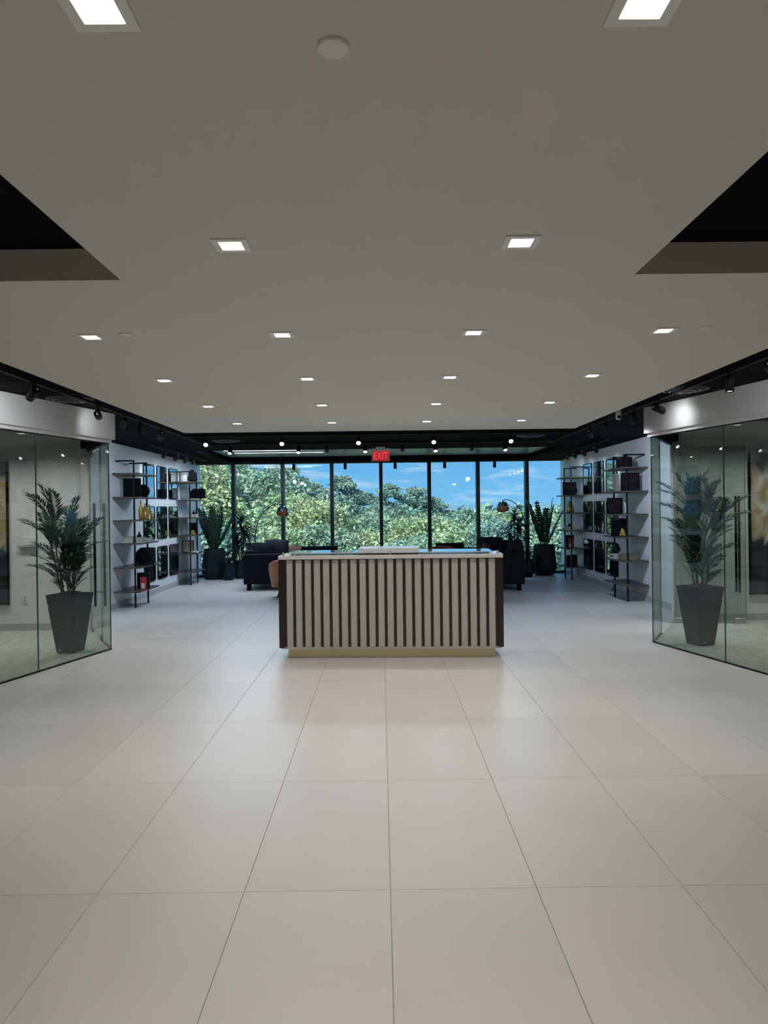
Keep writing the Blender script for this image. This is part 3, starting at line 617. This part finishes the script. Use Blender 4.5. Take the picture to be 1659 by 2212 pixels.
def blockchair(x_, y_, w_, lab, h=.83):
    t = thing('armchair', lab, 'armchair', (x_, y_, 0)); W = w_/2
    B().box(-W, W, -.35, -.20, .14, h).bevel(.02, 2).obj('backrest', M_pillow, t)
    for s in (-1, 1): B().box(s*W-.12*(s > 0), s*W+.12*(s < 0), -.20, .40, .14, .58).bevel(.02, 2).obj('arm', M_pillow, t)
    B().box(-W+.12, W-.12, -.20, .40, .14, .30).obj('base', M_pillow, t); o = cushion(w_-.26, .58, .15, M_pillow, 'seat_cushion', t, .2); o.location = (0, .10, .375)
    for sx in (-1, 1):
        for sy in (-.30, .34): B().box(sx*(W-.08)-.02, sx*(W-.08)+.02, sy-.02, sy+.02, 0, .14).obj('leg', M_dk, t)
blockchair(-1.28, 15.3, .75, 'square backed black armchair over the left half of the desk')
blockchair(2.03-.55, 15.95, .60, 'square backed black armchair between chestnut chair and right sofa', .83)

# arc lamps
def arc_lamp(bx, sx, y_, ztop, zs, lab):
    t = thing('arc_floor_lamp', lab, 'lamp', (bx, y_, 0)); dx = sx-bx; sg = 1 if dx > 0 else -1
    B().lathe([(.001, 0), (.14, 0), (.14, .035), (.13, .045), (.001, .046)], n=28).obj('base', M_dk, t)
    pts = [(0, 0, .04), (0, 0, .75)]
    R = abs(dx); zc = .95
    for k in range(0, 19):
        a = PI*k/18*.5*1.12; pts.append((sg*R*(1-math.cos(a))/(1-math.cos(PI*.56)), 0, zc+(ztop-zc)*math.sin(min(a, PI/2))-(0 if a < PI/2 else .06*(a-PI/2))))
    B().tube(pts, .009, 8).obj('arc_pole', M_dk, t, True)
    n = 10; r_ = .145; prof = [(.02, r_*1.02)]+[(r_*math.sin(PI/2*k/n), r_*math.cos(PI/2*k/n)) for k in range(1, n+1)]+[(r_*.98, -.045)]
    sh = B().lathe(prof, n=28, caps=False).obj('lamp_shade', M_chrome, t, True); sh.location = (dx, 0, zs); sh.rotation_euler = (-.55, 0, 0)
    prof = [(max(.001, (r_-.005)*math.sin(PI/2*k/n)), (r_-.005)*math.cos(PI/2*k/n)) for k in range(0, n+1)]+[((r_-.008)*.98, -.044)]
    o = B().lathe(prof, n=28, caps=False).obj('shade_lining', M_shadein, sh, True)
    B().tube([(dx, 0, pts[-1][2]), (dx, 0, zs+.14)], .012, 8).obj('shade_neck', M_dk, t)
arc_lamp(-2.86, -2.23, 16.45, 1.72, 1.545, 'arched floor lamp with chrome dome shade behind left sofa')
arc_lamp(3.30, 2.77, 16.45, 1.76, 1.585, 'arched floor lamp with chrome dome shade behind right sofa')

# ---------------------------------------------------------------- plants
def frond_mesh(name, L, nl, ll, lw, droop, up, m, start=.22, ang=50, seed=0, rach=.006, straight=False):
    rnd = random.Random(seed); b = B(); P = []
    for k in range(13):
        t = k/12; P.append(Vector((L*t*math.cos(up if straight else up*(1-t))*.97, 0, L*(t*math.sin(up)-droop*t*t))))
    b.tube(P, rach, 5, rach*.3)
    for i in range(nl):
        t = start+(1-start)*i/(nl-1); f = t*12; k = min(int(f), 11); p = P[k].lerp(P[k+1], f-k); d = (P[k+1]-P[k]).normalized()
        l = ll*(.55+.45*math.sin(PI*min(1, (t-start)/(1-start)*.9+.12)))*rnd.uniform(.85, 1.12)
        for s in (-1, 1):
            a = math.radians(ang-12*t+rnd.uniform(-7, 7))
            dr = (d*math.cos(a)+Vector((0, s, 0))*math.sin(a)+Vector((0, 0, rnd.uniform(.0, .30)))).normalized()
            n_ = d.cross(Vector((0, s, 0))).normalized(); wv = dr.cross(n_).normalized()*lw/2
            tip = p+dr*l-Vector((0, 0, l*l*.8)); mid = p+dr*l*.45+Vector((0, 0, .0)); 
            b.face([p, mid+wv, mid+Vector((0, 0, lw*.15))]); b.face([p, mid+Vector((0, 0, lw*.15)), mid-wv])
            b.face([mid+wv, tip, mid+Vector((0, 0, lw*.15))]); b.face([mid+Vector((0, 0, lw*.15)), tip, mid-wv])
    p = P[-1]; d = (P[-1]-P[-2]).normalized(); b.face([p-Vector((0, lw/2, 0)), p+d*ll*.7, p+Vector((0, lw/2, 0))])
    return b.mesh(name, m, normals=False)
palm_f = [frond_mesh('frond', .60, 22, .20, .024, .28+.08*k, .55+.1*k, M_palm, seed=k) for k in range(4)]
def tapered_pot(t, top, bot, h, m):
    def sq(r, z): c = r*.86; return [(c, -r, z), (r, -c, z), (r, c, z), (c, r, z), (-c, r, z), (-r, c, z), (-r, -c, z), (-c, -r, z)]
    r = lambda z: bot+(top-bot)*z/h
    B().loft([sq(bot-.01, 0), sq(bot, .012), sq(r(h*.80), h*.80), sq(r(h*.80)-.008, h*.803), sq(r(h*.82)-.008, h*.817), sq(r(h*.82), h*.82), sq(top, h), sq(top-.018, h), sq(top-.03, h-.05)]).obj('planter', m, t)
def palm(x_, y_, rz, lab, seed, top, lean):
    rnd = random.Random(seed)
    t = thing('potted_palm', lab, 'plant', (x_, y_, .004), rz)
    tapered_pot(t, .19, .112, .66, M_planter)
    o = B().box(-.062, -.03, -.119, -.116, .03, .045).obj('maker_plate', M_steel, t)
    bb = B(); bmesh.ops.create_icosphere(bb.bm, subdivisions=4, radius=1)
    for v in bb.bm.verts:
        f = .88+.24*rnd.random(); v.co.x *= .155*f; v.co.y *= .155*f; v.co.z = .635+v.co.z*.055*f
    bb.obj('moss', M_moss, t)
    canes = []
    for k in range(6):
        a = k*1.05+.3; r0 = .03+.05*rnd.random(); H = rnd.uniform(.45, .80)*(top/1.93)**3
        p0 = Vector((r0*math.cos(a), r0*math.sin(a), .62)); p1 = p0+Vector((math.cos(a)*.09+lean*.05, math.sin(a)*.09, H)); mid = p0.lerp(p1, .5)+Vector((0, 0, 0))
        B().tube([p0, mid, p1], .010, 7, .006).obj('cane', M_cane, t, True); canes.append((p0, p1, a))
    n = 72
    for k in range(n):
        p0, p1, a0 = canes[k % 6]; u = rnd.uniform(.02, 1.0) if k > 13 else 1.0
        p = p0.lerp(p1, u); o = link('frond', palm_f[k % 4], t); o.location = p
        az = a0+rnd.uniform(-1.5, 1.5) if u < .95 else k*2.4
        el = -math.radians(rnd.uniform(18, 58) if u < .95 else (rnd.uniform(25, 72)))
        o.rotation_euler = (rnd.uniform(-.3, .3), el, az); sc = rnd.uniform(.5, .85)*(.62+.38*u) if u < .95 else rnd.uniform(.62, .88); o.scale = (sc,)*3
    return t
palm(-3.56, 8.27, -.28, 'bushy potted palm in tapered graphite planter behind the left glass', 3, 1.93, -1)
palm(3.62, 8.22, .30, 'bushy potted palm in tapered graphite planter behind the right glass', 11, 2.03, 0)
# facet pots by the window
def facet_pot(t, r, h, m, n=10):
    B().lathe([(r*.70, 0), (r*.98, h*.22), (r*.99, h*.30), (r*.80, h), (r*.72, h), (r*.70, h-.04)], n=n).obj('pot', m, t)
    B().lathe([(.001, h-.05), (r*.71, h-.05), (r*.71, h-.035), (.001, h-.03)], n=n).obj('soil', M_soil, t)
zz_f = [frond_mesh('leafy_stem', 1.0, 15, .145, .062, .03*k, 1.15, M_zz, start=.12, ang=58, seed=20+k, rach=.014, straight=True) for k in range(3)]
def big_leafy(x_, y_, lab, seed, n=16, h=.71, H=1.0, spread=38, r=.30):
    rnd = random.Random(seed); t = thing('potted_plant', lab, 'plant', (x_, y_, 0)); facet_pot(t, r, h, M_pot)
    for k in range(n):
        az = k*2.4+rnd.uniform(-.2, .2); tilt = math.radians(spread*(.38+.85*((k*.618) % 1))); o = link('leafy_stem', zz_f[k % 3], t)
        o.location = (.05*math.cos(az), .05*math.sin(az), h-.05); sc = H*rnd.uniform(.82, 1.05)
        # mesh already leans at 66 degrees elevation; stand it more or less upright
        o.rotation_euler = (0, -(math.radians(24)-tilt)*1.0, az); o.scale = (sc,)*3
big_leafy(-3.90, 16.88, 'large dark leafy plant in tall faceted pot at the left window corner', 5, 18, .71, 1.0, 27)
big_leafy(3.80, 16.88, 'large dark leafy plant in tall faceted pot at the right window corner', 8, 10, .71, 1.06, 22)
def strap_mesh(name, L, wd, droop, m):
    b = B(); prev = None
    for k in range(7):
        t = k/6; w_ = wd*math.sin(PI*(.12+.86*t))**.8*.5; x_ = L*t; z = L*(.55*t-droop*t*t)
        cur = [(x_, -w_, z+.004), (x_, 0, z-.004), (x_, w_, z+.004)]
        if prev: b.face([prev[0], cur[0], cur[1], prev[1]]); b.face([prev[1], cur[1], cur[2], prev[2]])
        prev = cur
    return b.mesh(name, m, True, False)
strap = [strap_mesh('leaf', .42, .072, .75+.2*k, M_drac) for k in range(3)]
def dracaena(x_, y_, lab, seed, H=1.5, potr=.17, poth=.42):
    rnd = random.Random(seed); t = thing('potted_dracaena', lab, 'plant', (x_, y_, 0)); facet_pot(t, potr, poth, M_pot)
    for j, (dx, dy, h) in enumerate(((0, .02, H-.12), (.07, -.03, H-.45), (-.07, 0, H-.72))):
        B().tube([(dx*.4, dy*.4, poth-.05), (dx*.8, dy, poth+(h-poth)*.5), (dx*1.3, dy, h)], .016, 8, .010).obj('cane', M_cane, t, True)
        for k in range(38):
            o = link('leaf', strap[k % 3], t); zf = rnd.random(); o.location = (dx*1.2, dy, h-.34*zf); o.rotation_euler = (0, -math.radians(50-75*zf), k*2.4); sc = rnd.uniform(.75, 1.1); o.scale = (sc,)*3
dracaena(-3.28, 16.95, 'bushy dracaena with arching strap leaves in dark pot, left of the window mullion', 31)
dracaena(3.13, 16.97, 'bushy dracaena with arching strap leaves in dark pot behind right sofa', 32, 1.56)
fern_f = [frond_mesh('frond', .28, 9, .06, .016, .5, .9, M_drac, seed=50+k, rach=.003) for k in range(2)]
def fern(x_, y_, lab, seed, h=.40):
    rnd = random.Random(seed); t = thing('potted_fern', lab, 'plant', (x_, y_, 0)); facet_pot(t, .14, h, M_pot)
    for k in range(20):
        o = link('frond', fern_f[k % 2], t); o.location = (0, 0, h-.04); o.rotation_euler = (0, -math.radians(rnd.uniform(0, 45)), k*2.4); o.scale = (rnd.uniform(.75, 1.05),)*3
fern(-3.50, 16.60, 'small spiky plant in low dark pot between the larger pots at left', 41)
fern(3.36, 16.62, 'small spiky plant in low dark pot beside the right corner pot', 42)

# ---------------------------------------------------------------- paintings and wall fittings
def paint_mat(name, seed):
    m = bpy.data.materials.new(name); m.use_nodes = True; t = m.node_tree; b = t.nodes['Principled BSDF']; b.inputs['Roughness'].default_value = .5
    tcn = t.nodes.new('ShaderNodeTexCoord'); sp = t.nodes.new('ShaderNodeSeparateXYZ'); t.links.new(tcn.outputs['Generated'], sp.inputs[0])
    mpn = t.nodes.new('ShaderNodeMapping'); mpn.inputs['Location'].default_value = (seed, 0, seed); t.links.new(tcn.outputs['Generated'], mpn.inputs[0])
    nn = t.nodes.new('ShaderNodeTexNoise'); nn.inputs['Scale'].default_value = 4; nn.inputs['Detail'].default_value = 8; nn.inputs['Distortion'].default_value = 1.5; t.links.new(mpn.outputs[0], nn.inputs[0])
    def mth(op, a, b2):
        q = t.nodes.new('ShaderNodeMath'); q.operation = op
        for i, v in enumerate((a, b2)):
            if isinstance(v, (int, float)): q.inputs[i].default_value = v
            else: t.links.new(v, q.inputs[i])
        return q.outputs[0]
    def mixc(f, a, b2):
        q = t.nodes.new('ShaderNodeMix'); q.data_type = 'RGBA'; t.links.new(f, q.inputs[0])
        for i, v in ((6, a), (7, b2)):
            if isinstance(v, tuple): q.inputs[i].default_value = v
            else: t.links.new(v, q.inputs[i])
        return q.outputs[2]
    def band(src, lo, hi):
        q = t.nodes.new('ShaderNodeMapRange'); q.inputs['From Min'].default_value = lo; q.inputs['From Max'].default_value = hi; t.links.new(src, q.inputs[0]); return q.outputs[0]
    z = mth('ADD', sp.outputs[2], mth('MULTIPLY', mth('SUBTRACT', nn.outputs[0], .5), .22))
    xw = mth('ADD', sp.outputs[0], mth('MULTIPLY', mth('SUBTRACT', nn.outputs[0], .5), .25))
    gold = (.30, .22, .09, 1); smoke = (.55, .52, .47, 1); blk = (.008, .009, .014, 1)
    c1 = mixc(mth('MULTIPLY', band(nn.outputs[0], .45, .62), band(xw, -.02, .14)), gold, smoke)
    c2 = mixc(mth('MULTIPLY', band(z, .86, .92), band(xw, .0, .10)), c1, (.03, .03, .03, 1))
    c3 = mixc(band(z, .42, .37), c2, blk)
    t.links.new(c3, b.inputs['Base Color']); return m
for x0_, x1_, y_, lab, sd_ in ((5.02, 6.5, 9.86, 'tall gold and smoke grey abstract painting with black lower half behind the right glass', 1.3), (-6.5, -5.03, 9.80, 'tall gold and black abstract painting at the left edge behind the glass', 4.1)):
    t = thing('abstract_painting', lab, 'painting', ((x0_+x1_)/2, y_, 1.33)); hw = (x1_-x0_)/2
    B().box(-hw, hw, -.045, -.002, -.97, .96).obj('canvas', paint_mat('abstract_paint_%d' % int(sd_), sd_), t)
    for s in (-1, 1): B().box(s*hw-.008 if s > 0 else -hw-.006, s*hw+.006 if s > 0 else -hw+.008, -.050, -.001, -.975, .965).obj('edge_frame', M_dk, t)
t = thing('wall_control_box', 'small white wall box with grey shelf behind the left glass', 'wall box', (-4.72, 9.80, 1.19))
B().box(-.09, .09, -.05, 0, -.03, .08).bevel(.006, 2).obj('body', M_white, t); B().box(-.17, .10, -.06, 0, -.055, -.035).obj('ledge', M_base, t)
t = thing('wall_outlet', 'white wall outlet near the floor behind the left glass', 'outlet', (-4.82, 9.80, .43)); B().box(-.04, .04, -.008, 0, -.06, .06).bevel(.003, 1).obj('plate', M_white, t)
for z in (-.025, .025): B().box(-.012, .012, -.011, -.008, z-.014, z+.014).obj('socket', M_base, t)

# ---------------------------------------------------------------- outdoors
GZ = -13.0
M_ground = mat('woodland_floor', (.09, .13, .05, 1), .95, noise=.5, nscale=.3)
struct(B().box(-900, 900, 19, 1500, GZ-.5, GZ).obj('ground', M_ground))
M_bark = mat('bark', (.12, .10, .085, 1), .9, noise=.3, nscale=5)
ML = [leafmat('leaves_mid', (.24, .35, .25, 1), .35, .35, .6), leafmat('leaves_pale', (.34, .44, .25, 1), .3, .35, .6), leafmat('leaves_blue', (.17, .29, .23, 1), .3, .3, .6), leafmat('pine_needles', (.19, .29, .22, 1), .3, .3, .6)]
def crown(name, m, blobs, n, size, seed):
    rnd = random.Random(seed); vs = []; fs = []
    tot = sum(b_[3]**2 for b_ in blobs)
    for (cx, cy, cz, r, fl) in blobs:
        for _ in range(int(n*r*r/tot)):
            d = Vector((rnd.gauss(0, 1), rnd.gauss(0, 1), rnd.gauss(0, 1))).normalized(); rr = r*(.55+.5*rnd.random()**.6)*(1+.18*math.sin(5*d.x+3*d.z)*math.cos(4*d.y))
            p = Vector((cx+d.x*rr, cy+d.y*rr, cz+d.z*rr*fl)); s = size*rnd.uniform(.6, 1.4)
            u = Vector((rnd.gauss(0, 1), rnd.gauss(0, 1), rnd.gauss(0, .7))).normalized(); v = u.cross(Vector((rnd.gauss(0, 1), rnd.gauss(0, 1), rnd.gauss(0, 1)))).normalized()
            k = len(vs); vs += [p-u*s, p+v*s*.45, p+u*s, p-v*s*.45]; fs.append((k, k+1, k+2, k+3))
    me = bpy.data.meshes.new(name); me.from_pydata([tuple(v) for v in vs], [], fs); me.materials.append(m); return me
def broad(seed, m, n=26000, H=12, R=4.4, size=.155):
    rnd = random.Random(seed); bl = []
    for k in range(38):
        a = rnd.uniform(0, 2*PI); u = rnd.uniform(.12, 1); rr = R*math.sin(PI*min(.93, .18+.78*u))**.8*rnd.uniform(.35, .85)
        bl.append((rr*math.cos(a), rr*math.sin(a), H*u, R*rnd.uniform(.26, .42), .75))
    return crown('foliage', m, bl, n, size, seed)
def pine(seed, m, H=16, n=14000):
    rnd = random.Random(seed); bl = []
    for k in range(64):
        u = k/63; a = rnd.uniform(0, 2*PI); r0 = 3.1*(1-u**2.2)**.6*rnd.uniform(.15, 1.0)
        bl.append((r0*math.cos(a), r0*math.sin(a), H*(.52+.48*u), rnd.uniform(.38, .85), .34))
    return crown('foliage', m, bl, n, .11, seed)
crowns = [broad(1, ML[0]), broad(2, ML[1]), broad(3, ML[2]), broad(4, ML[0]), broad(5, ML[1], R=3.6)]
pines = [pine(6, ML[3]), pine(7, ML[3]), pine(8, ML[2])]
trunk_b = B().tube([(0, 0, -4), (.1, 0, 3), (-.1, .1, 9)], .32, 8, .10).mesh('trunk', M_bark, True)
bb = B().tube([(0, 0, -12), (.15, 0, 4), (-.05, .1, 15)], .26, 8, .05)
for k in range(22):
    a = k*2.4; z = 6.5+k*.38; l = 2.6*(1-(k/22))**.6+.3; bb.tube([(0, 0, z), (l*math.cos(a), l*math.sin(a), z+.5)], .05, 5, .015)
trunk_p = bb.mesh('trunk', M_bark, True)
def tree(kind, i, px, D, topy, lab, group=None, sc=None):
    # px, topy: direction of its top in the view; D: distance down the room axis
    x_ = (px-823)/1564*D; ztop = CAM_H+(1101-topy)/1564*D
    t = thing('tree' if kind == 'b' else 'pine_tree', lab, 'tree', (x_, D, 0), random.uniform(0, 6), group)
    H = 12.6 if kind == 'b' else 16.6; s = sc or 1; t.location.z = ztop-H*s; t.scale = (s, s, s)
    link('foliage', (crowns if kind == 'b' else pines)[i], t); link('trunk', trunk_b if kind == 'b' else trunk_p, t)
G1 = 'broadleaf trees in the wood beyond the windows'
lab1 = 'leafy green tree in the wood beyond the window wall'
for a in (('b', 1, 458, 36, 1010, 'tall pale yellow green tree behind the leftmost window pane'), ('b', 2, 415, 44, 1000, 'tall blue green tree at the far left behind the shelf unit'),
          ('p', 0, 520, 47, 985, 'tall pine rising above the window head in the second pane from left'), ('p', 1, 602, 46, 990, 'tall pine beside the second mullion from the left'),
          ('b', 0, 560, 40, 1006, 'mid green tree below the tall pines in the second pane'), ('b', 3, 645, 45, 1042, 'mid green tree crown rising behind the second and third panes'), ('p', 2, 780, 62, 1058, 'low pine top left of the exit sign mullion'),
          ('p', 1, 672, 52, 1030, 'slender pine top in the third pane from left'), ('p', 0, 738, 48, 1014, 'pine with spreading top right of the third mullion'),
          ('p', 2, 838, 58, 1034, 'pine top just right of the exit sign mullion'), ('p', 1, 893, 60, 1043, 'pine top left of the fifth mullion'),
          ('p', 0, 938, 66, 1068, 'small pine top just right of the fifth mullion'),
          ('b', 4, 1030, 55, 1112, 'pale round topped tree in front of the sixth mullion')): tree(*a, sc=1.1 if a[0] == 'p' else .95)
for (i, px, D, ty, sc) in ((3, 505, 38, 1062, .9), (1, 555, 35, 1100, .8), (4, 625, 38, 1066, .9), (0, 660, 42, 1070, .95), (1, 690, 36, 1085, .8), (2, 735, 44, 1090, .95), (0, 770, 40, 1112, .8),
                           (3, 800, 46, 1118, .9), (2, 850, 48, 1108, .9), (4, 885, 42, 1122, .75), (0, 915, 46, 1110, .8), (1, 955, 44, 1128, .8), (2, 990, 50, 1118, .9), (3, 1060, 44, 1130, .8),
                           (4, 1100, 50, 1112, .9), (0, 1150, 46, 1120, .85), (1, 1195, 44, 1118, .8), (2, 1235, 50, 1112, .9), (3, 1290, 52, 1105, .9), (0, 380, 40, 1030, 1), (4, 330, 44, 1020, 1),
                           (1, 600, 29, 1140, .7), (3, 700, 30, 1148, .7), (4, 790, 31, 1150, .65), (0, 880, 30, 1156, .65), (1, 975, 31, 1152, .65), (2, 1080, 30, 1150, .65), (3, 1180, 30, 1150, .65), (0, 500, 29, 1135, .7), (2, 430, 30, 1110, .7)):
    tree('b', i, px, D, ty, lab1, G1, sc)
# the continuous canopy farther away: nobody could count it
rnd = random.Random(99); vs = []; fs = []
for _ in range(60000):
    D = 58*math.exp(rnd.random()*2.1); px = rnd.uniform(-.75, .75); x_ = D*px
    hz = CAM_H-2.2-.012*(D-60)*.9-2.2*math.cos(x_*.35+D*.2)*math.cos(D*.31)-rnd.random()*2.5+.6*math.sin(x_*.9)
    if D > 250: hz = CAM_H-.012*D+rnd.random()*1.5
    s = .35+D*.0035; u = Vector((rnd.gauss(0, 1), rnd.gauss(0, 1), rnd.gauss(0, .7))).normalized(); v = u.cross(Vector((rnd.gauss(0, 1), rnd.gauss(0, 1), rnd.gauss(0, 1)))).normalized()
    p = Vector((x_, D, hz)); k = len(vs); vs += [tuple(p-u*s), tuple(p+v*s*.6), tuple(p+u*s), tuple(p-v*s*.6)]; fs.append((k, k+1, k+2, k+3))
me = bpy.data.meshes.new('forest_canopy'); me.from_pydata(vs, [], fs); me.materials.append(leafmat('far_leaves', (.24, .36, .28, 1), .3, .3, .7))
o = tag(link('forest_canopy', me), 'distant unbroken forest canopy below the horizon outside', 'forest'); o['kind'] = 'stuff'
M_hill = mat('haze_tinted_hills', (.10, .19, .24, 1), .95, noise=.25, nscale=.02)  # blue of the aerial haze is mixed into this base colour
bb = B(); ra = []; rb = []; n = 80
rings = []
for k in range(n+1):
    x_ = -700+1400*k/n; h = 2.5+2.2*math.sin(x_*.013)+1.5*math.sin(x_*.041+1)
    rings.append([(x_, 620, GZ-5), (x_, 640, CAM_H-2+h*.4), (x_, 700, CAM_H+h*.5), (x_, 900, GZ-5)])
tag(bb.loft(rings).obj('hill_ridge', M_hill), 'low wooded ridge on the horizon, coloured with blue green haze', 'hill')
